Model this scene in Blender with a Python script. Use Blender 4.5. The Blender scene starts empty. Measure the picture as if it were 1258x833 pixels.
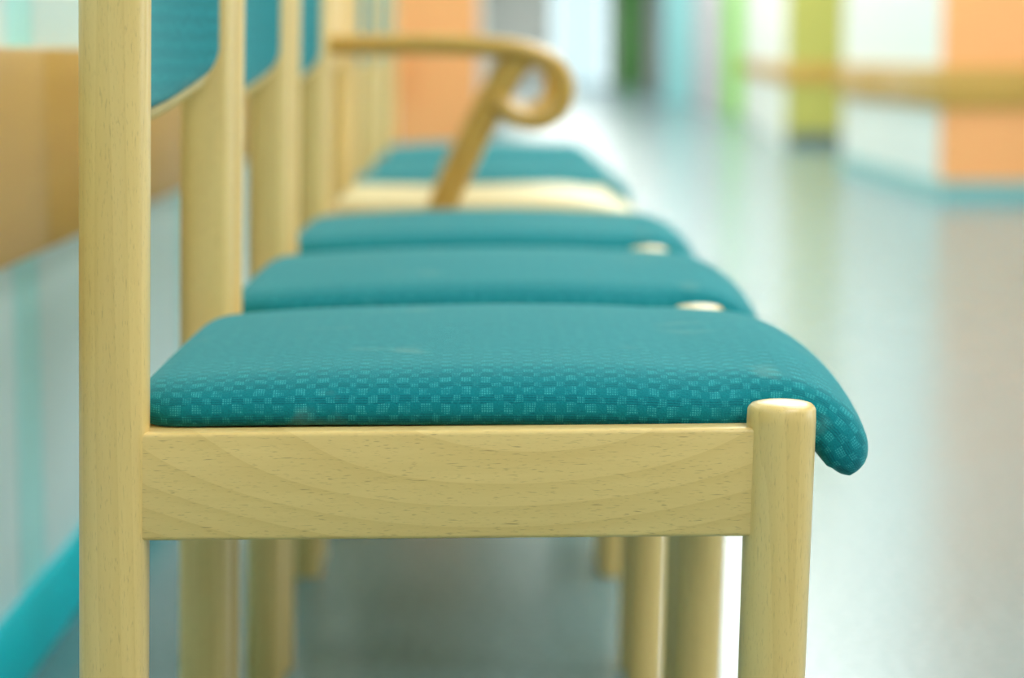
import bpy, bmesh, math
from mathutils import Vector, Matrix

scene = bpy.context.scene
col = scene.collection

# ------------------------------------------------------------------ camera
CAM_H = 0.64
FPX = 2830.0
cam_data = bpy.data.cameras.new('camera')
cam_data.sensor_width = 36.0
cam_data.lens = FPX / 1258.0 * 36.0
cam_data.clip_start = 0.05
cam_data.clip_end = 200
cam = bpy.data.objects.new('camera', cam_data)
col.objects.link(cam)
cam.location = (0, 0, CAM_H)
cam.rotation_euler = (math.radians(90) - math.atan(348.5 / FPX), 0, -math.atan(36 / FPX))
cam_data.dof.use_dof = True
cam_data.dof.focus_distance = 1.31
cam_data.dof.aperture_fstop = 4.2
scene.camera = cam

# ------------------------------------------------------------------ world, exposure
world = bpy.data.worlds.new('daylight')
scene.world = world
world.use_nodes = True
wn = world.node_tree.nodes
wn['Background'].inputs['Color'].default_value = (0.88, 0.97, 1.0, 1)
wn['Background'].inputs['Strength'].default_value = 3.0
vs = scene.view_settings
vs.view_transform = 'Standard'
vs.look = 'None'
vs.gamma = 1.0
vs.use_curve_mapping = False
vs.exposure = 0.3
scene.cycles.use_denoising = True
scene.cycles.max_bounces = 10
scene.cycles.diffuse_bounces = 6
LAMP_STRENGTH = 5.9


# ------------------------------------------------------------------ materials
def lin(r, g, b):
    def c(v):
        v /= 255.0
        return v / 12.92 if v <= 0.04045 else ((v + 0.055) / 1.055) ** 2.4
    return (c(r), c(g), c(b), 1)


class NT:
    def __init__(self, name):
        self.m = bpy.data.materials.new(name)
        self.m.use_nodes = True
        self.t = self.m.node_tree
        self.b = self.t.nodes['Principled BSDF']

    def n(self, kind, **kw):
        x = self.t.nodes.new(kind)
        for k, v in kw.items():
            setattr(x, k, v)
        return x

    def l(self, a, b):
        self.t.links.new(a, b)

    def math(self, op, a, b=None, c=None, clamp=False):
        x = self.n('ShaderNodeMath', operation=op)
        x.use_clamp = clamp
        for i, v in enumerate((a, b, c)):
            if v is None:
                continue
            if isinstance(v, (int, float)):
                x.inputs[i].default_value = v
            else:
                self.l(v, x.inputs[i])
        return x.outputs[0]

    def mix(self, fac, a, b):
        x = self.n('ShaderNodeMix', data_type='RGBA')
        for s, v in ((x.inputs[0], fac), (x.inputs[6], a), (x.inputs[7], b)):
            if isinstance(v, (int, float, tuple)):
                s.default_value = v
            else:
                self.l(v, s)
        return x.outputs[2]

    def ramp(self, fac, stops):
        x = self.n('ShaderNodeValToRGB')
        while len(x.color_ramp.elements) < len(stops):
            x.color_ramp.elements.new(0.5)
        for e, (p, c) in zip(x.color_ramp.elements, stops):
            e.position = p
            e.color = c
        self.l(fac, x.inputs[0])
        return x.outputs[0]


def wood(name, axis, light, dark, fleck, rough=0.34, coat=0.35, ring=(2.2, 9, 0.30)):
    """beech: growth bands and short dark flecks running along the given axis"""
    k = NT(name)
    tc = k.n('ShaderNodeTexCoord')
    oi = k.n('ShaderNodeObjectInfo')
    off = k.n('ShaderNodeVectorMath', operation='SCALE')
    k.l(oi.outputs['Location'], off.inputs[0])
    off.inputs['Scale'].default_value = 3.7
    add = k.n('ShaderNodeVectorMath', operation='ADD')
    k.l(tc.outputs['Object'], add.inputs[0])
    k.l(off.outputs[0], add.inputs[1])

    def mapped(along, across):
        m = k.n('ShaderNodeMapping')
        m.inputs['Scale'].default_value = [along if i == axis else across for i in range(3)]
        k.l(add.outputs[0], m.inputs['Vector'])
        return m.outputs[0]

    def noise(vec, scale, detail, rough_=0.5, dist=0.0):
        x = k.n('ShaderNodeTexNoise')
        x.inputs['Scale'].default_value = scale
        x.inputs['Detail'].default_value = detail
        x.inputs['Roughness'].default_value = rough_
        x.inputs['Distortion'].default_value = dist
        k.l(vec, x.inputs['Vector'])
        return x.outputs['Fac']
    big = noise(mapped(ring[0], ring[1]), 1.0, 1)
    # growth rings: contour bands of a slow noise field
    if axis == 0:      # flat-sawn board: long arching bands
        sp = k.n('ShaderNodeSeparateXYZ')
        k.l(add.outputs[0], sp.inputs[0])
        sx = k.n('ShaderNodeSeparateXYZ')
        k.l(tc.outputs['Object'], sx.inputs[0])
        arch = k.math('MULTIPLY', k.math('MULTIPLY', sx.outputs[0], sx.outputs[0]), 1.15)
        ph = k.math('MULTIPLY', k.math('SUBTRACT', sp.outputs[2], arch), 62.0)
        rings = k.math('FRACT', k.math('ADD', ph, k.math('MULTIPLY', big, 7.0)))
    else:
        rings = k.math('FRACT', k.math('MULTIPLY', big, 13.0))
    rings = k.math('POWER', rings, 2.2)
    fine = noise(mapped(14, 260), 1.0, 3, 0.6)
    soft = noise(mapped(3, 30), 1.0, 2)
    fac = k.math('ADD', k.math('MULTIPLY', rings, ring[2]), k.math('MULTIPLY', soft, 0.45))
    fac = k.math('ADD', fac, k.math('MULTIPLY', fine, 0.35))
    fac = k.math('SUBTRACT', fac, 0.12, clamp=True)
    base = k.mix(fac, light, dark)
    # flecks
    fl = noise(mapped(190, 1500), 1.0, 2, 0.5)
    flm = k.math('MULTIPLY', k.math('SUBTRACT', fl, 0.60), 7.0, clamp=True)
    fl2 = noise(mapped(85, 900), 1.0, 1, 0.5, 0.3)
    flm2 = k.math('MULTIPLY', k.math('SUBTRACT', fl2, 0.685), 10.0, clamp=True)
    flm = k.math('MAXIMUM', k.math('MULTIPLY', flm, 0.42 if axis == 0 else 0.32), k.math('MULTIPLY', flm2, 0.6 if axis == 0 else 0.3))
    colr = k.mix(flm, base, fleck)
    k.l(colr, k.b.inputs['Base Color'])
    k.b.inputs['Roughness'].default_value = rough
    k.b.inputs['Coat Weight'].default_value = coat
    k.b.inputs['Coat Roughness'].default_value = 0.22
    bump = k.n('ShaderNodeBump')
    bump.inputs['Strength'].default_value = 0.05
    bump.inputs['Distance'].default_value = 0.0006
    k.l(fl, bump.inputs['Height'])
    k.l(bump.outputs[0], k.b.inputs['Normal'])
    return k.m


W_L, W_D, W_F = lin(230, 198, 127), lin(201, 164, 90), lin(134, 100, 52)
WOOD = [wood('beech_grain_' + 'xyz'[i], i, W_L, W_D, W_F, ring=((1.6, 8, 0.30) if i == 0 else (0.35, 22, 0.22))) for i in range(3)]
PALE = wood('pale_beech_seat', 0, lin(228, 212, 162), lin(208, 186, 128), W_F, 0.5, 0.1)
H_L, H_D, H_F = lin(212, 166, 76), lin(182, 130, 44), lin(120, 84, 30)
HONEY = [wood('honey_wood_' + 'xyz'[i], i, H_L, H_D, H_F) for i in range(3)]
B_L, B_D, B_F = lin(204, 160, 74), lin(180, 134, 56), lin(130, 100, 48)
BOARD = [wood('rail_wood_' + 'xyz'[i], i, B_L, B_D, B_F, 0.5, 0.08) for i in range(3)]


def fabric(name):
    """teal weave: checker of dotted squares with thin ribs, laid out in metres on the UV map"""
    k = NT(name)
    uv = k.n('ShaderNodeUVMap')
    sep = k.n('ShaderNodeSeparateXYZ')
    nz = k.n('ShaderNodeTexNoise')
    nz.inputs['Scale'].default_value = 60
    nz.inputs['Detail'].default_value = 2
    k.l(uv.outputs[0], nz.inputs['Vector'])
    k.l(uv.outputs[0], sep.inputs[0])
    wob = k.math('MULTIPLY', k.math('SUBTRACT', nz.outputs['Fac'], 0.5), 0.007)
    u = k.math('ADD', sep.outputs[0], wob)
    v = k.math('ADD', sep.outputs[1], wob)
    PU, PV = 0.0120, 0.0115

    def band(x, lo, hi):
        return k.math('MULTIPLY', k.math('GREATER_THAN', x, lo), k.math('LESS_THAN', x, hi))
    fu = k.math('FRACT', k.math('DIVIDE', u, PU))
    fu2 = k.math('FRACT', k.math('ADD', k.math('DIVIDE', u, PU), 0.5))
    fv = k.math('FRACT', k.math('DIVIDE', v, PV))
    sq1 = k.math('MULTIPLY', band(fu, 0.2, 0.72), band(fv, 0.08, 0.56))
    sq2 = k.math('MULTIPLY', band(fu2, 0.26, 0.66), band(fv, 0.60, 0.98))
    sq = k.math('MAXIMUM', sq1, k.math('MULTIPLY', sq2, 0.75))
    # dots inside the squares
    du = k.math('FRACT', k.math('DIVIDE', sep.outputs[0], 0.00145))
    dv = k.math('FRACT', k.math('DIVIDE', sep.outputs[1], 0.00135))
    dot = k.math('MULTIPLY', band(du, 0.2, 0.78), band(dv, 0.2, 0.78))
    wn_ = k.n('ShaderNodeTexNoise')
    wn_.inputs['Scale'].default_value = 900
    wn_.inputs['Detail'].default_value = 2
    k.l(uv.outputs[0], wn_.inputs['Vector'])
    grain = wn_.outputs['Fac']
    cell = k.n('ShaderNodeTexNoise')
    cell.inputs['Scale'].default_value = 170
    cell.inputs['Detail'].default_value = 1
    k.l(uv.outputs[0], cell.inputs['Vector'])
    sq = k.math('MULTIPLY', sq, k.math('MULTIPLY', k.math('SUBTRACT', cell.outputs['Fac'], 0.27), 3.2, clamp=True))
    dots = k.math('MULTIPLY', k.math('MULTIPLY', sq, dot), k.math('MULTIPLY', grain, 1.7), clamp=True)
    # thin dark ribs along the row between squares
    rib = k.math('MULTIPLY', band(fv, 0.56, 1.0), band(k.math('FRACT', k.math('DIVIDE', sep.outputs[1], 0.0016)), 0.0, 0.4))
    rib = k.math('MULTIPLY', rib, k.math('SUBTRACT', 1.0, sq, clamp=True))
    c0 = k.mix(grain, lin(0, 88, 98), lin(0, 132, 140))
    c1 = k.mix(k.math('MULTIPLY', rib, 0.45), c0, lin(0, 60, 74))
    c2 = k.mix(k.math('MULTIPLY', sq, 0.12), c1, lin(10, 158, 164))
    c3 = k.mix(k.math('MULTIPLY', dots, 0.46), c2, lin(86, 196, 192))
    # faint worn, dusty patch
    st = k.n('ShaderNodeTexNoise')
    st.inputs['Scale'].default_value = 14
    st.inputs['Detail'].default_value = 4
    k.l(uv.outputs[0], st.inputs['Vector'])
    worn = k.math('MULTIPLY', k.math('SUBTRACT', st.outputs['Fac'], 0.60), 2.2, clamp=True)
    c4 = k.mix(worn, c3, lin(150, 170, 150))
    k.l(c4, k.b.inputs['Base Color'])
    k.b.inputs['Roughness'].default_value = 0.92
    k.b.inputs['Specular IOR Level'].default_value = 0.25
    k.b.inputs['Sheen Weight'].default_value = 0.36
    k.b.inputs['Sheen Roughness'].default_value = 0.38
    k.b.inputs['Sheen Tint'].default_value = lin(150, 225, 225)
    bump = k.n('ShaderNodeBump')
    bump.inputs['Strength'].default_value = 0.35
    bump.inputs['Distance'].default_value = 0.0008
    k.l(k.math('ADD', k.math('MULTIPLY', sq, 0.4), grain), bump.inputs['Height'])
    k.l(bump.outputs[0], k.b.inputs['Normal'])
    return k.m


FABRIC = fabric('teal_upholstery')


def paint(name, c, rough=0.55, var=0.04, scale=3.0):
    k = NT(name)
    tc = k.n('ShaderNodeTexCoord')
    nz = k.n('ShaderNodeTexNoise')
    nz.inputs['Scale'].default_value = scale
    nz.inputs['Detail'].default_value = 3
    k.l(tc.outputs['Object'], nz.inputs['Vector'])
    d = tuple(x * (1 - 2 * var) for x in c[:3]) + (1,)
    k.l(k.mix(nz.outputs['Fac'], d, c), k.b.inputs['Base Color'])
    k.b.inputs['Roughness'].default_value = rough
    return k.m


M_WHITE = paint('white_paint', lin(236, 238, 232))
M_WALL = paint('pale_grey_panel', lin(214, 240, 243), 0.4)
M_PALECYAN = paint('pale_cyan_panel', lin(180, 244, 246), 0.4)
M_ORANGE = paint('orange_paint', lin(255, 176, 110))
M_OLIVE = paint('olive_paint', lin(190, 186, 94))
M_LIME = paint('lime_paint', lin(166, 238, 104))
M_GREEN = paint('green_paint', lin(104, 178, 84))
M_CYAN = paint('light_cyan_paint', lin(170, 238, 240))
M_GREY = paint('lilac_grey_paint', lin(200, 198, 202))
M_DARK = paint('slate_skirting', lin(92, 112, 118), 0.4)
M_BASE = paint('turquoise_skirting', lin(0, 206, 222), 0.5)
M_BASE.node_tree.nodes['Principled BSDF'].inputs['Specular IOR Level'].default_value = 0.25
M_BASE2 = paint('muted_teal_skirting', lin(128, 186, 186), 0.4)
M_CEIL = paint('ceiling_white', lin(240, 240, 236), 0.8)
M_METAL = paint('white_metal', lin(225, 228, 228), 0.35)
M_FRAME = paint('door_frame_grey', lin(170, 190, 190), 0.4)


def floor_mat():
    k = NT('polished_vinyl')
    tc = k.n('ShaderNodeTexCoord')
    a = k.n('ShaderNodeTexNoise')
    a.inputs['Scale'].default_value = 90
    a.inputs['Detail'].default_value = 4
    k.l(tc.outputs['Object'], a.inputs['Vector'])
    k.l(k.ramp(a.outputs['Fac'], [(0.35, lin(96, 126, 131)), (0.65, lin(120, 149, 152))]), k.b.inputs['Base Color'])
    b = k.n('ShaderNodeTexNoise')
    b.inputs['Scale'].default_value = 5
    b.inputs['Detail'].default_value = 3
    k.l(tc.outputs['Object'], b.inputs['Vector'])
    r = k.math('ADD', k.math('MULTIPLY', b.outputs['Fac'], 0.08), 0.19)
    k.l(r, k.b.inputs['Roughness'])
    k.b.inputs['Specular IOR Level'].default_value = 0.42
    return k.m


M_FLOOR = floor_mat()


def lamp_mat():
    k = NT('lamp_diffuser')
    k.b.inputs['Base Color'].default_value = (0.9, 0.9, 0.9, 1)
    k.b.inputs['Emission Color'].default_value = (1.0, 0.98, 0.93, 1)
    k.b.inputs['Emission Strength'].default_value = LAMP_STRENGTH
    return k.m


M_LAMP = lamp_mat()


def glass_mat(name='clear_pane', tint=(1, 1, 1, 1)):
    k = NT(name)
    t = k.t
    out = t.nodes['Material Output']
    tr = k.n('ShaderNodeBsdfTransparent')
    tr.inputs[0].default_value = tint
    gl = k.n('ShaderNodeBsdfGlossy')
    gl.inputs['Roughness'].default_value = 0.02
    fr = k.n('ShaderNodeFresnel')
    fr.inputs['IOR'].default_value = 1.2
    mx = k.n('ShaderNodeMixShader')
    k.l(fr.outputs[0], mx.inputs[0])
    k.l(tr.outputs[0], mx.inputs[1])
    k.l(gl.outputs[0], mx.inputs[2])
    k.l(mx.outputs[0], out.inputs['Surface'])
    return k.m


M_GLASS = glass_mat()
M_TINT = glass_mat('tinted_pane', (0.52, 0.57, 0.575, 1))


# ------------------------------------------------------------------ mesh helpers
def link(name, me, mat, parent=None, smooth=None):
    me.materials.append(mat)
    if smooth is not None:
        for p in me.polygons:
            p.use_smooth = True
        if smooth < 180:
            me.set_sharp_from_angle(angle=math.radians(smooth))
    o = bpy.data.objects.new(name, me)
    col.objects.link(o)
    if parent is not None:
        o.parent = parent
    return o


def from_bm(bm, name):
    bmesh.ops.recalc_face_normals(bm, faces=bm.faces[:])
    me = bpy.data.meshes.new(name)
    bm.to_mesh(me)
    bm.free()
    return me


def box_mesh(name, lo, hi, bevel=0.0, seg=2):
    bm = bmesh.new()
    bmesh.ops.create_cube(bm, size=1)
    for v in bm.verts:
        v.co = Vector([(lo[i] + hi[i]) / 2 + v.co[i] * (hi[i] - lo[i]) for i in range(3)])
    if bevel:
        bmesh.ops.bevel(bm, geom=bm.edges[:], offset=bevel, segments=seg, profile=0.5, affect='EDGES')
    return from_bm(bm, name)


def box(name, lo, hi, mat, parent=None, bevel=0.0, seg=2):
    return link(name, box_mesh(name, lo, hi, bevel, seg), mat, parent, 40 if bevel else None)


def rings_mesh(name, rings, caps=True, uvs=None):
    """closed cross-section loops joined into one skin"""
    n = len(rings[0])
    verts = [tuple(p) for r in rings for p in r]
    faces = []
    for i in range(len(rings) - 1):
        for j in range(n):
            a, b = i * n + j, i * n + (j + 1) % n
            faces.append((a, b, b + n, a + n))
    if caps:
        faces.append(tuple(range(n - 1, -1, -1)))
        faces.append(tuple((len(rings) - 1) * n + j for j in range(n)))
    me = bpy.data.meshes.new(name)
    me.from_pydata(verts, [], faces)
    if uvs is not None:
        lay = me.uv_layers.new(name='UVMap')
        for p in me.polygons:
            js = [me.loops[li].vertex_index for li in p.loop_indices]
            wrap = any(q % n == n - 1 for q in js) and any(q % n == 0 for q in js) and len(js) == 4
            for li in p.loop_indices:
                vi = me.loops[li].vertex_index
                i, j = divmod(vi, n)
                u, v = uvs(i, n if (wrap and j == 0) else j)
                lay.data[li].uv = (u, v)
    bm = bmesh.new()
    bm.from_mesh(me)
    bmesh.ops.recalc_face_normals(bm, faces=bm.faces[:])
    bm.to_mesh(me)
    bm.free()
    return me


def superloop(rx, ry, n=28, e=2.0):
    out = []
    for i in range(n):
        a = 2 * math.pi * i / n
        c, s = math.cos(a), math.sin(a)
        out.append((rx * math.copysign(abs(c) ** (2 / e), c), ry * math.copysign(abs(s) ** (2 / e), s)))
    return out


def post_mesh(name, base, top, r0, r1, e=2.2, ell=1.0, dome=0.006, n=32):
    """a turned post from base to top, softly rounded over at its upper end"""
    base, top = Vector(base), Vector(top)
    d = top - base
    L = d.length
    stations = [(0.0, 0.94), (0.004 / L, 1.0)]
    k = 10
    stations += [(t / k * (1 - 0.012 / L), 1.0) for t in range(1, k + 1)]
    stations += [(1 - dome * 0.9 / L, 0.985), (1 - dome * 0.62 / L, 0.945), (1 - dome * 0.36 / L, 0.87), (1 - dome * 0.2 / L, 0.72), (1 - dome * 0.07 / L, 0.42), (1.0, 0.12)]
    stations.sort()
    rings = []
    for t, q in stations:
        r = (r0 + (r1 - r0) * t) * q
        c = base + d * t
        rings.append([(c.x + x, c.y + y, c.z) for x, y in superloop(r, r * ell, n, e)])
    return rings_mesh(name, rings)


def smooth_path(pts, sub=8):
    """Catmull-Rom through the points"""
    P = [Vector(p) for p in pts]
    P = [2 * P[0] - P[1]] + P + [2 * P[-1] - P[-2]]
    out = []
    for i in range(1, len(P) - 2):
        a, b, c, d = P[i - 1], P[i], P[i + 1], P[i + 2]
        for k in range(sub):
            t = k / sub
            out.append(0.5 * ((2 * b) + (c - a) * t + (2 * a - 5 * b + 4 * c - d) * t * t + (3 * b - a - 3 * c + d) * t ** 3))
    out.append(P[-2])
    return out


def sweep_xz(name, pts, half_t, half_w, y, e=3.2, sub=8):
    """a bent wooden bar lying in an XZ plane at the given y"""
    path = smooth_path([(p[0], 0, p[1]) for p in pts], sub)
    rings = []
    for i, p in enumerate(path):
        t = (path[min(i + 1, len(path) - 1)] - path[max(i - 1, 0)]).normalized()
        nrm = Vector((-t.z, 0, t.x))
        q = 0.82 if i in (0, len(path) - 1) else 1.0
        rings.append([(p.x + nrm.x * a * q, y + b * q, p.z + nrm.z * a * q) for a, b in superloop(half_t, half_w, 20, e)])
    return rings_mesh(name, rings)


def empty(name, loc, label, cat, group=None):
    o = bpy.data.objects.new(name, None)
    o.empty_display_size = 0.1
    col.objects.link(o)
    o.location = loc
    o['label'] = label
    o['category'] = cat
    if group:
        o['group'] = group
    return o


def structure(o, label=None, cat=None):
    o['kind'] = 'structure'
    if label:
        o['label'] = label
    if cat:
        o['category'] = cat
    return o


# ------------------------------------------------------------------ the hall (structure)
XL = -0.478          # wall behind the chairs
H = 2.75
Y0, YE = -3.0, 48.0
XR = 3.6             # window wall, outside the frame

structure(box('floor', (-0.62, Y0 - 0.1, -0.1), (4.4, YE + 0.1, 0.0), M_FLOOR), 'polished pale grey vinyl floor of the hall', 'floor')
structure(box('ceiling', (-0.62, Y0 - 0.1, H), (4.4, YE + 0.1, H + 0.1), M_CEIL), 'plain white ceiling of the hall', 'ceiling')


def wall_line(name, a, b, mat, label, t=0.1, side=1, z0=0.0, z1=H, parent=None):
    """vertical slab standing along a-b, its thickness behind the visible face"""
    a, b = Vector(a), Vector(b)
    d = (b - a).normalized()
    n = Vector((-d.y, d.x)) * side * t
    rings = [[(a.x, a.y, z), (b.x, b.y, z), (b.x + n.x, b.y + n.y, z), (a.x + n.x, a.y + n.y, z)] for z in (z0, z1)]
    o = link(name, rings_mesh(name, rings), mat, parent)
    if parent is None:
        structure(o, label, 'wall')
    return o


# wall behind the chairs: upright panels with narrow joints over a backing
wl = structure(box('wall_left', (XL - 0.1, Y0, 0), (XL - 0.012, 12.5, H), M_WALL), 'pale panelled wall behind the row of chairs', 'wall')
edges = [-3.0, -1.8, -0.6, 0.55, 1.75, 2.345, 2.475, 3.02, 3.62, 3.75, 4.95, 6.15, 7.35, 8.55, 9.75, 10.95, 12.5]
for i in range(len(edges) - 1):
    y0, y1 = edges[i], edges[i + 1]
    m = M_PALECYAN if y1 - y0 < 0.2 else M_WALL
    box('panel', (XL - 0.012, y0 + 0.003, 0.0), (XL, y1 - 0.003, H), m, wl, 0.0015, 1)


def board_run(name, label, a, b, z0, z1, joints, mats, t=0.022, side=1, cap=True):
    """wall-protection board: lengths of wood butted end to end"""
    a, b = Vector(a), Vector(b)
    L = (b - a).length
    d = (b - a).normalized()
    ang = math.atan2(d.y, d.x)
    root = bpy.data.objects.new(name, None)
    root.empty_display_size = 0.1
    col.objects.link(root)
    root.location = (a.x, a.y, 0)
    root.rotation_euler.z = ang
    structure(root, label, 'wall board')
    cuts = [0.0] + joints + [L]
    for i in range(len(cuts) - 1):
        lo = (cuts[i] + 0.0015, min(0, side * t), z0)
        hi = (cuts[i + 1] - 0.0015, max(0, side * t), z1)
        box('board', lo, hi, mats[0], root, 0.004, 2)
    return root


# left board (runs in +Y; local +x is +Y, so the room side is local -y)
board_run('trim_1', 'light wooden board fixed to the wall behind the chairs', (XL, -2.9), (XL, 12.5), 0.437, 0.648,
          [2.1, 4.0, 5.33, 6.9, 9.0, 11.5, 13.5], BOARD, 0.022, -1)
structure(box('baseboard_left', (XL, -2.95, 0), (XL + 0.01, 12.5, 0.085), M_BASE, None, 0.003),
          'bright turquoise skirting board behind the chairs', 'skirting board')

# orange return wall at the end of the chair wall, then the long left side
structure(box('wall_left_return', (XL - 0.1, 12.5, 0), (-0.02, 12.6, H), M_ORANGE), 'orange wall end seen past the armchair', 'wall')
structure(box('baseboard_left_return', (XL + 0.01, 12.49, 0), (-0.02, 12.5, 0.085), M_BASE2), 'teal skirting under the orange wall end', 'skirting board')
wall_line('wall_left_far', (-0.02, 12.6), (-0.02, YE), M_WHITE, 'white wall running to the far end on the chair side', 0.1, 1)

# right side, nearest first
structure(box('wall_back', (XL - 0.1, Y0 - 0.1, 0), (XR + 0.2, Y0, H), M_GREY), 'pale grey wall at the near end of the hall', 'wall')
structure(box('wall_right_orange', (2.04, 10.2, 0), (XR + 0.2, 10.3, H), M_ORANGE), 'wide orange wall face across the hall', 'wall')
structure(box('baseboard_right_orange', (2.03, 10.19, 0), (XR, 10.2, 0.085), M_BASE2), 'teal skirting along the orange wall face', 'skirting board')
structure(box('wall_right_white', (2.04, 10.3, 0), (2.14, 13.1, H), M_WHITE), 'white wall beside the orange wall face', 'wall')
structure(box('baseboard_right_white', (2.03, 10.2, 0), (2.04, 13.1, 0.085), M_BASE2), 'teal skirting along the white wall beside orange', 'skirting board')
structure(box('wall_right_recess', (2.62, 13.1, 0), (2.72, 16.2, H), M_WHITE), 'white recess wall behind the olive pier', 'wall')
structure(box('wall_right_recess_end', (2.14, 13.0, 0), (2.72, 13.1, H), M_WHITE), 'white back of the recess wall', 'wall')
structure(box('wall_right_olive', (2.135, 16.2, 0), (2.72, 16.3, H), M_OLIVE), 'olive green wall pier on the far right', 'wall')
structure(box('baseboard_right_olive', (2.135, 16.19, 0), (2.62, 16.2, 0.1), M_DARK), 'dark skirting under the olive pier', 'skirting board')
wall_line('wall_right_slanted', (2.135, 16.3), (2.80, 25.0), M_WHITE, 'white slanting wall between olive pier and lime stripe', 0.1, -1)
structure(box('wall_right_lime', (2.62, 25.0, 0), (2.9, 25.1, H), M_LIME), 'narrow lime green wall stripe far down the hall', 'wall')
wall_line('wall_right_far', (2.62, 25.1), (2.9, 32.0), M_GREY, 'pale grey wall beyond the lime stripe', 0.1, -1)
structure(box('wall_right_cyan', (2.5, 32.0, 0), (3.0, 32.1, H), M_CYAN), 'pale cyan wall strip far down the hall', 'wall')
wall_line('wall_right_end', (2.5, 32.1), (3.9, YE), M_GREY, 'pale grey wall near the far doors', 0.1, -1)

board_run('trim_2', 'wooden board across the orange wall face', (2.018, 10.2), (XR, 10.2), 0.405, 0.592, [0.9], BOARD, 0.022, -1)
board_run('trim_3', 'wooden board along the white wall beside orange', (2.04, 13.1), (2.04, 10.2), 0.405, 0.592, [1.4], BOARD, 0.022, -1)
board_run('trim_4', 'dark wooden board across the olive pier', (2.12, 16.2), (2.62, 16.2), 0.45, 0.58, [], HONEY, 0.022, -1)
board_run('trim_5', 'thin wooden board on the slanting white wall', (2.80, 25.0), (2.135, 16.3), 0.45, 0.58, [4.2], BOARD, 0.022, -1)

# end wall with a bright glazed door and a green door
we = structure(box('wall_end', (-0.12, YE, 0), (1.40, YE + 0.1, H), M_WHITE), 'white wall at the far end beside the glazed door', 'wall')
structure(box('wall_end_head', (1.40, YE, 2.35), (2.62, YE + 0.1, H), M_WHITE), 'white wall over the far glazed door', 'wall')
structure(box('wall_end_right', (2.62, YE, 0), (4.4, YE + 0.1, H), M_GREY), 'pale grey far wall around the green door', 'wall')
d1 = structure(box('door_1', (1.40, YE - 0.01, 0), (1.46, YE + 0.08, 2.35), M_FRAME, None, 0.004), 'glazed entrance door with daylight behind, far down the hall', 'door')
box('door_frame', (2.56, YE - 0.01, 0), (2.62, YE + 0.08, 2.35), M_FRAME, d1, 0.004)
box('door_frame', (1.46, YE - 0.01, 2.29), (2.56, YE + 0.08, 2.35), M_FRAME, d1, 0.004)
box('threshold', (1.46, YE - 0.01, 0), (2.56, YE + 0.08, 0.05), M_FRAME, d1, 0.004)
for x0 in (1.46, 2.02):
    box('pane', (x0 + 0.02, YE + 0.03, 0.05), (x0 + 0.52, YE + 0.036, 2.29), M_TINT, d1)
box('door_frame', (1.98, YE - 0.01, 0.05), (2.04, YE + 0.08, 2.29), M_FRAME, d1, 0.004)
d2 = structure(box('door_2', (2.78, YE - 0.04, 0.01), (3.32, YE - 0.001, 2.1), M_GREEN, None, 0.004), 'green door far down the hall beside the glazed door', 'door')
box('door_handle', (2.84, YE - 0.09, 1.0), (2.94, YE - 0.04, 1.03), M_METAL, d2, 0.005)

# window wall to the right of the camera
wins = [(1.2, 2.9), (5.6, 7.4), (8.0, 9.8)]
ZS, ZH = 0.30, 2.30
structure(box('wall_right', (XR, Y0, 0), (XR + 0.2, 10.2, ZS), M_WHITE), 'white wall below the windows', 'wall')
structure(box('wall_right_head', (XR, Y0, ZH), (XR + 0.2, 10.2, H), M_WHITE), 'white wall above the windows', 'wall')
px = Y0
for i, (a, b) in enumerate(wins + [(10.2, None)]):
    structure(box('wall_right_pier', (XR, px, ZS), (XR + 0.2, a, ZH), M_WHITE), 'white wall pier between the windows', 'wall')
    px = b
for i, (a, b) in enumerate(wins):
    w = bpy.data.objects.new('window_%d' % (i + 1), None)
    col.objects.link(w)
    w.location = (XR + 0.1, (a + b) / 2, ZS)
    structure(w, 'tall hall window opposite the chairs', 'window')
    hw, hh = (b - a) / 2, ZH - ZS
    for y in (-hw + 0.025, 0, hw - 0.025):
        box('mullion', (-0.03, y - 0.025, 0), (0.03, y + 0.025, hh), M_METAL, w, 0.004)
    for z in (0.025, hh - 0.025):
        box('window_frame', (-0.028, -hw + 0.05, z - 0.025), (0.028, hw - 0.05, z + 0.025), M_METAL, w, 0.004)
    for y0, y1 in ((-hw + 0.05, -0.025), (0.025, hw - 0.05)):
        box('pane', (-0.003, y0, 0.05), (0.003, y1, hh - 0.05), M_GLASS, w)

# ceiling lamps: flat panel fittings
ly = [-2.0 + 2.4 * i for i in range(10)] + [22.6 + 2.8 * i for i in range(9)]
lamp_frame_me = box_mesh('lamp_frame', (-0.72, -0.77, -0.05), (0.72, 0.77, 0.0), 0.006)
lamp_frame_me.materials.append(M_METAL)
diff_me = box_mesh('diffuser', (-0.69, -0.74, -0.056), (0.69, 0.74, -0.051))
diff_me.materials.append(M_LAMP)
for i, y in enumerate(ly):
    L = empty('ceiling_lamp', (1.25, y, H), 'flat white ceiling light panel over the hall', 'ceiling lamp', 'ceiling light panels')
    for nm, me in (('lamp_frame', lamp_frame_me), ('diffuser', diff_me)):
        o = bpy.data.objects.new(nm, me)
        col.objects.link(o)
        o.parent = L


# ------------------------------------------------------------------ chairs
XB, XF = -0.210, 0.1705       # rear post and front leg centres
HW = 0.22                     # half the spacing between near and far legs
RAKE_B, RAKE_F = 0.022, 0.024
SEAT_REF = 0.43


def bx_at(z):
    return XB + RAKE_B * (z - SEAT_REF)


def fx_at(z):
    return XF + RAKE_F * (z - SEAT_REF)


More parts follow.
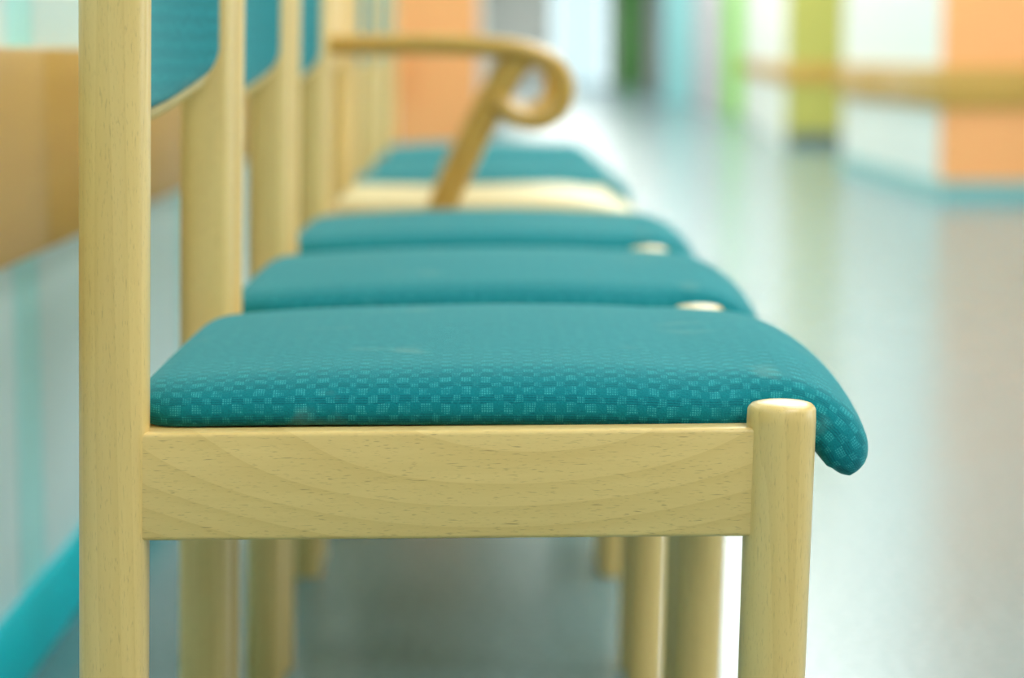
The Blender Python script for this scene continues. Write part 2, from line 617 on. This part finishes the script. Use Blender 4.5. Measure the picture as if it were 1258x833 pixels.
def cushion_mesh():
    HWc = HW - 0.0125
    mid = [(-0.207, 0.4395), (-0.19, 0.4405), (-0.15, 0.4415), (-0.10, 0.442), (-0.04, 0.442), (0.03, 0.442), (0.08, 0.4412),
           (0.12, 0.4394), (0.155, 0.4376), (0.184, 0.4340), (0.2025, 0.4235), (0.2125, 0.4075), (0.2145, 0.3960)]
    fine = smooth_path([(a, 0, b) for a, b in mid], 12)
    fl = [0.0]
    for i in range(1, len(fine)):
        fl.append(fl[-1] + (fine[i] - fine[i - 1]).length)
    n_s = 84
    want = sorted([fl[-1] * (1 - math.cos(math.pi * i / n_s)) / 2 for i in range(n_s + 1)])
    path, jj = [], 0
    for d_ in want:
        while jj < len(fl) - 2 and fl[jj + 1] < d_:
            jj += 1
        path.append(fine[jj].lerp(fine[jj + 1], min(1.0, (d_ - fl[jj]) / max(1e-9, fl[jj + 1] - fl[jj]))))
    s = [0.0]
    for i in range(1, len(path)):
        s.append(s[-1] + (path[i] - path[i - 1]).length)
    Ls = s[-1]
    rings, lens = [], []
    N_flat, N_arc = 22, 12
    jc = N_flat // 2 + 4
    for i, p in enumerate(path):
        t = (path[min(i + 1, len(path) - 1)] - path[max(i - 1, 0)]).normalized()
        nr = Vector((-t.z, 0, t.x))
        low = 0.0030 * max(0.0, min(1.0, (0.02 - p.x) / 0.22)) ** 1.5      # the pad thins out towards the back
        h = 0.0145 - 0.0003 * max(0.0, min(1.0, (p.x - 0.1) / 0.1)) - low
        p = Vector((p.x, p.y, p.z - low))
        # rounding at both ends
        e0, e1 = s[i], Ls - s[i]
        q0 = math.sqrt(max(0.0, 1 - (1 - min(1, (e0 + 0.00003) / 0.022)) ** 2))
        q1 = math.sqrt(max(0.0, 1 - (1 - min(1, (e1 + 0.00003) / 0.019)) ** 2))
        q = min(q0, q1)
        # plan corners
        c0 = 0.035 * (1 - math.sqrt(max(0, 1 - (1 - min(1, (e0 + 0.001) / 0.045)) ** 2)))
        c1 = 0.018 * (1 - math.sqrt(max(0, 1 - (1 - min(1, (e1 + 0.001) / 0.022)) ** 2)))
        notch = 0.0095 * math.exp(-((p.x - 0.168) / 0.028) ** 4)
        w = HWc - c0 - c1 - notch
        hh = h * q
        loop = []
        # bottom, from centre towards +w
        rb = 0.007
        nose = max(0.0, min(1.0, (p.x - 0.12) / 0.06))
        rt = 0.050 - 0.026 * nose
        half = []
        for k in range(N_flat // 2):
            half.append((w * 0.0 + (w - rb) * k / (N_flat // 2), -hh))
        for k in range(5):
            a = k / 4 * math.pi / 2
            half.append((w - rb + rb * math.sin(a), -hh + min(rb, hh) * (1 - math.cos(a))))
        zt0 = -hh + min(rb, hh)
        for k in range(1, N_arc + 1):
            a = k / N_arc * math.pi / 2
            ex = 2 / 2.35
            half.append((w - rt + rt * abs(math.cos(a)) ** ex, zt0 + (hh - zt0) * abs(math.sin(a)) ** ex))
        for k in range(1, N_flat // 2 + 1):
            half.append(((w - rt) * (1 - k / (N_flat // 2)), hh))
        dome = 0.0062 * q * (1 + 0.9 * nose) * (1 - 0.6 * max(0.0, min(1.0, (-0.10 - p.x) / 0.10)) ** 1.6)
        half = [(y, z + (dome * (1 - (y / w) ** 2) if z > 0 else 0)) for y, z in half]
        loop = half + [(-y, z) for y, z in reversed(half[1:-1])]
        ring = [(p.x + nr.x * z, y, p.z + nr.z * z) for y, z in loop]
        rings.append(ring)
        al = [0.0]
        for k in range(1, len(loop) + 1):
            a, b = loop[k - 1], loop[k % len(loop)]
            al.append(al[-1] + math.hypot(a[0] - b[0], a[1] - b[1]))
        lens.append(al)
    return rings_mesh('seat_cushion', rings, True, lambda i, j: (s[i], min(lens[i][j], lens[i][-1] - lens[i][j]) - lens[i][jc]))


def seat_plate_mesh(name, z0, z1, x0, x1, hw):
    return box_mesh(name, (x0, -hw, z0), (x1, hw, z1), 0.003)


def back_x(y, z):
    """front surface of the curved backrest"""
    q = y / (HW - 0.022)
    return -0.1900 - 0.0305 * (1 - q * q) + RAKE_B * (z - 0.63) - 0.0


def back_bottom(y, drop):
    q = min(1.0, abs(y) / (HW - 0.022))
    return 0.632 - drop * (1 - q ** 2.2) + 0.02 * max(0, (q - 0.9) / 0.1) ** 2


def back_mesh(name, x_off, thick, inset, drop, dz, top, soft):
    """curved panel: grid on the front with a rolled edge and a matching back; uv in metres"""
    ny, nz = 36, 22
    wv = HW - 0.0225 - inset
    rows_f, rows_b = [], []

    def edge(i, n):
        f = min(i, n - i) / (n / 2)
        return f
    verts, faces, uv = [], [], []
    idx = {}
    for side in (0, 1):
        for i in range(ny + 1):
            # cluster samples at the edges
            a = -math.cos(math.pi * i / ny)
            y = a * wv
            zb = back_bottom(y, drop) + dz
            zt = top - 0.035 * abs(a) ** 6
            for j in range(nz + 1):
                b = (1 - math.cos(math.pi * j / nz)) / 2
                z = zb + (zt - zb) * b
                dy = (1 - abs(a)) * wv
                dzz = min(z - zb, zt - z)
                dist = min(dy, dzz)
                roll = math.sqrt(max(0.0, 1 - (1 - min(1.0, dist / soft)) ** 2))
                x = back_x(y, z) + x_off
                half = thick / 2
                x = x - half + (half * roll if side == 0 else -half * roll)
                idx[(side, i, j)] = len(verts)
                verts.append((x, y, z))
                uv.append((y, z))
    for side in (0, 1):
        for i in range(ny):
            for j in range(nz):
                q = (idx[(side, i, j)], idx[(side, i + 1, j)], idx[(side, i + 1, j + 1)], idx[(side, i, j + 1)])
                faces.append(q if side == 0 else q[::-1])
    me = bpy.data.meshes.new(name)
    me.from_pydata(verts, [], faces)
    lay = me.uv_layers.new(name='UVMap')
    for lp in me.loops:
        lay.data[lp.index].uv = uv[lp.vertex_index]
    bm = bmesh.new()
    bm.from_mesh(me)
    bmesh.ops.remove_doubles(bm, verts=bm.verts[:], dist=0.00002)
    bmesh.ops.recalc_face_normals(bm, faces=bm.faces[:])
    bm.to_mesh(me)
    bm.free()
    return me


def side_rail_mesh(name, y, x0=None, x1=None, zb=(0.3655, 0.3672), zt=(0.4275, 0.4300), t=0.0105):
    xa, xb_ = XB + 0.012, XF - 0.012
    bm = bmesh.new()
    vs_ = []
    for (x, k) in ((xa, 0), (xb_, 1)):
        for yy in (y - t, y + t):
            for z in (zb[k], zt[k]):
                vs_.append(bm.verts.new((x, yy, z)))
    a = vs_
    for f in ((0, 1, 3, 2), (4, 6, 7, 5), (0, 4, 5, 1), (2, 3, 7, 6), (1, 5, 7, 3), (0, 2, 6, 4)):
        bm.faces.new([a[i] for i in f])
    long_e = [e for e in bm.edges if abs(e.verts[0].co.x - e.verts[1].co.x) > 0.1]
    bmesh.ops.bevel(bm, geom=long_e, offset=0.0026, segments=3, profile=0.5, affect='EDGES')
    return from_bm(bm, name)


ME = {}
for s_, nm in ((-1, 'n'), (1, 'f')):
    ME['leg' + nm] = post_mesh('leg', (fx_at(0), s_ * HW, 0), (fx_at(0.4445), s_ * HW, 0.4445), 0.0186, 0.0198, 2.05, 1.0, 0.0055)
    ME['post' + nm] = post_mesh('rear_post', (bx_at(0), s_ * HW, 0), (bx_at(0.86), s_ * HW, 0.86), 0.0196, 0.0199, 2.5, 0.9, 0.009)
    ME['srail' + nm] = side_rail_mesh('side_rail', s_ * HW)
ME['front_rail'] = box_mesh('front_rail', (XF - 0.011, -HW + 0.012, 0.360), (XF + 0.009, HW - 0.012, 0.398), 0.0025)
ME['rear_rail'] = box_mesh('rear_rail', (XB - 0.010, -HW + 0.012, 0.366), (XB + 0.010, HW - 0.012, 0.425), 0.0025)
ME['seat_board'] = box_mesh('seat_board', (XB + 0.014, -HW + 0.0125, 0.414), (XF - 0.022, HW - 0.0125, 0.4262), 0.002)
ME['cushion'] = cushion_mesh()
ME['shell'] = back_mesh('backrest', -0.007, 0.012, 0.0, 0.030, -0.0095, 0.835, 0.004)
ME['pad'] = back_mesh('back_pad', 0.0, 0.017, 0.001, 0.030, 0.0, 0.83, 0.014)
for k_, m_, sm in (('legn', WOOD[2], 50), ('legf', WOOD[2], 50), ('postn', WOOD[2], 50), ('postf', WOOD[2], 50),
                   ('srailn', WOOD[0], 35), ('srailf', WOOD[0], 35), ('front_rail', WOOD[1], 35), ('rear_rail', WOOD[1], 35),
                   ('seat_board', WOOD[1], 35), ('cushion', FABRIC, 180), ('shell', WOOD[2], 50), ('pad', FABRIC, 60)):
    me = ME[k_]
    me.materials.append(m_)
    for p in me.polygons:
        p.use_smooth = True
    if sm < 180:
        me.set_sharp_from_angle(angle=math.radians(sm))


def part(name, me, parent):
    o = bpy.data.objects.new(name, me)
    col.objects.link(o)
    o.parent = parent
    return o


def side_chair(y, label, x=0.0, rz=0.0):
    c = empty('side_chair', (x, y, 0), label, 'chair', 'teal-seated wooden chairs along the wall')
    c.rotation_euler.z = rz
    part('leg', ME['legn'], c)
    part('leg', ME['legf'], c)
    part('rear_post', ME['postn'], c)
    part('rear_post', ME['postf'], c)
    part('side_rail', ME['srailn'], c)
    part('side_rail', ME['srailf'], c)
    part('front_rail', ME['front_rail'], c)
    part('rear_rail', ME['rear_rail'], c)
    part('seat_board', ME['seat_board'], c)
    q = part('seat_cushion', ME['cushion'], c)
    q['label'] = 'teal checked fabric seat cushion'
    sh = part('backrest', ME['shell'], c)
    q = part('back_pad', ME['pad'], sh)
    q['label'] = 'teal fabric back pad'
    return c


side_chair(1.52, 'light beech chair with teal checked seat, first at the open end of the row')
side_chair(2.03, 'light beech chair with teal seat, second from the open end of the row')
side_chair(2.585, 'light beech chair with teal seat, third in the row, next to the wooden armchair')
side_chair(3.69, 'light beech chair with teal seat, standing directly beyond the wooden armchair')
side_chair(4.24, 'light beech chair with teal seat, second beyond the wooden armchair')
side_chair(4.78, 'light beech chair with teal seat, last of the row, nearest the orange wall end')

# armchair, all wood
AY = 3.135
AW = 0.235
ac = empty('armchair', (0, AY, 0), 'honey-coloured wooden armchair with bare pale wooden seat', 'chair')
for s_ in (-1, 1):
    link('leg', post_mesh('leg', (fx_at(0), s_ * AW, 0), (fx_at(0.43), s_ * AW, 0.43), 0.0186, 0.0198, 2.15, 1.0, 0.009), WOOD[2], ac, 50)
    link('rear_post', post_mesh('rear_post', (bx_at(0), s_ * AW, 0), (bx_at(0.86), s_ * AW, 0.86), 0.0186, 0.0190, 2.5, 0.9, 0.009), WOOD[2], ac, 50)
    link('side_rail', side_rail_mesh('side_rail', s_ * AW), WOOD[0], ac, 35)
    arm = link('armrest', sweep_xz('armrest', [(-0.200, 0.653), (-0.12, 0.6535), (-0.04, 0.653), (0.02, 0.650), (0.060, 0.643), (0.090, 0.628),
                                               (0.1030, 0.600), (0.094, 0.572), (0.068, 0.559), (0.038, 0.566), (0.016, 0.584)],
                                   0.0130, 0.021, s_ * AW), HONEY[0], ac, 50)
    link('arm_support', sweep_xz('arm_support', [(0.052, 0.640), (0.035, 0.622), (0.012, 0.580), (-0.018, 0.522), (-0.046, 0.462), (-0.060, 0.420)],
                                 0.0185, 0.016, s_ * AW + (-0.004 * s_)), HONEY[2], arm, 50)
link('front_rail', box_mesh('front_rail', (XF - 0.011, -AW + 0.012, 0.360), (XF + 0.009, AW - 0.012, 0.398), 0.0025), WOOD[1], ac, 35)
link('rear_rail', box_mesh('rear_rail', (XB - 0.010, -AW + 0.012, 0.366), (XB + 0.010, AW - 0.012, 0.425), 0.0025), WOOD[1], ac, 35)


def plate_seat():
    mid = [(-0.187, 0.446), (-0.12, 0.444), (-0.03, 0.4435), (0.06, 0.4455), (0.11, 0.4455), (0.15, 0.441), (0.185, 0.429), (0.21, 0.411), (0.222, 0.393)]
    path = smooth_path([(a, 0, b) for a, b in mid], 5)
    rings = []
    for i, p in enumerate(path):
        t = (path[min(i + 1, len(path) - 1)] - path[max(i - 1, 0)]).normalized()
        nr = Vector((-t.z, 0, t.x))
        q = 0.7 if i in (0, len(path) - 1) else 1.0
        rings.append([(p.x + nr.x * b * q, a, p.z + nr.z * b * q) for a, b in superloop(AW - 0.023, 0.0125, 48, 7)])
    return rings_mesh('seat', rings)


q = link('seat', plate_seat(), PALE, ac, 45)
q['label'] = 'bare pale wooden seat with rounded front edge'
scl = back_mesh('backrest', -0.006, 0.012, 0.0, 0.030, 0.0, 0.835, 0.005)
for v in scl.vertices:
    v.co.y *= (AW - 0.02) / (HW - 0.0225)
link('backrest', scl, WOOD[2], ac, 50)
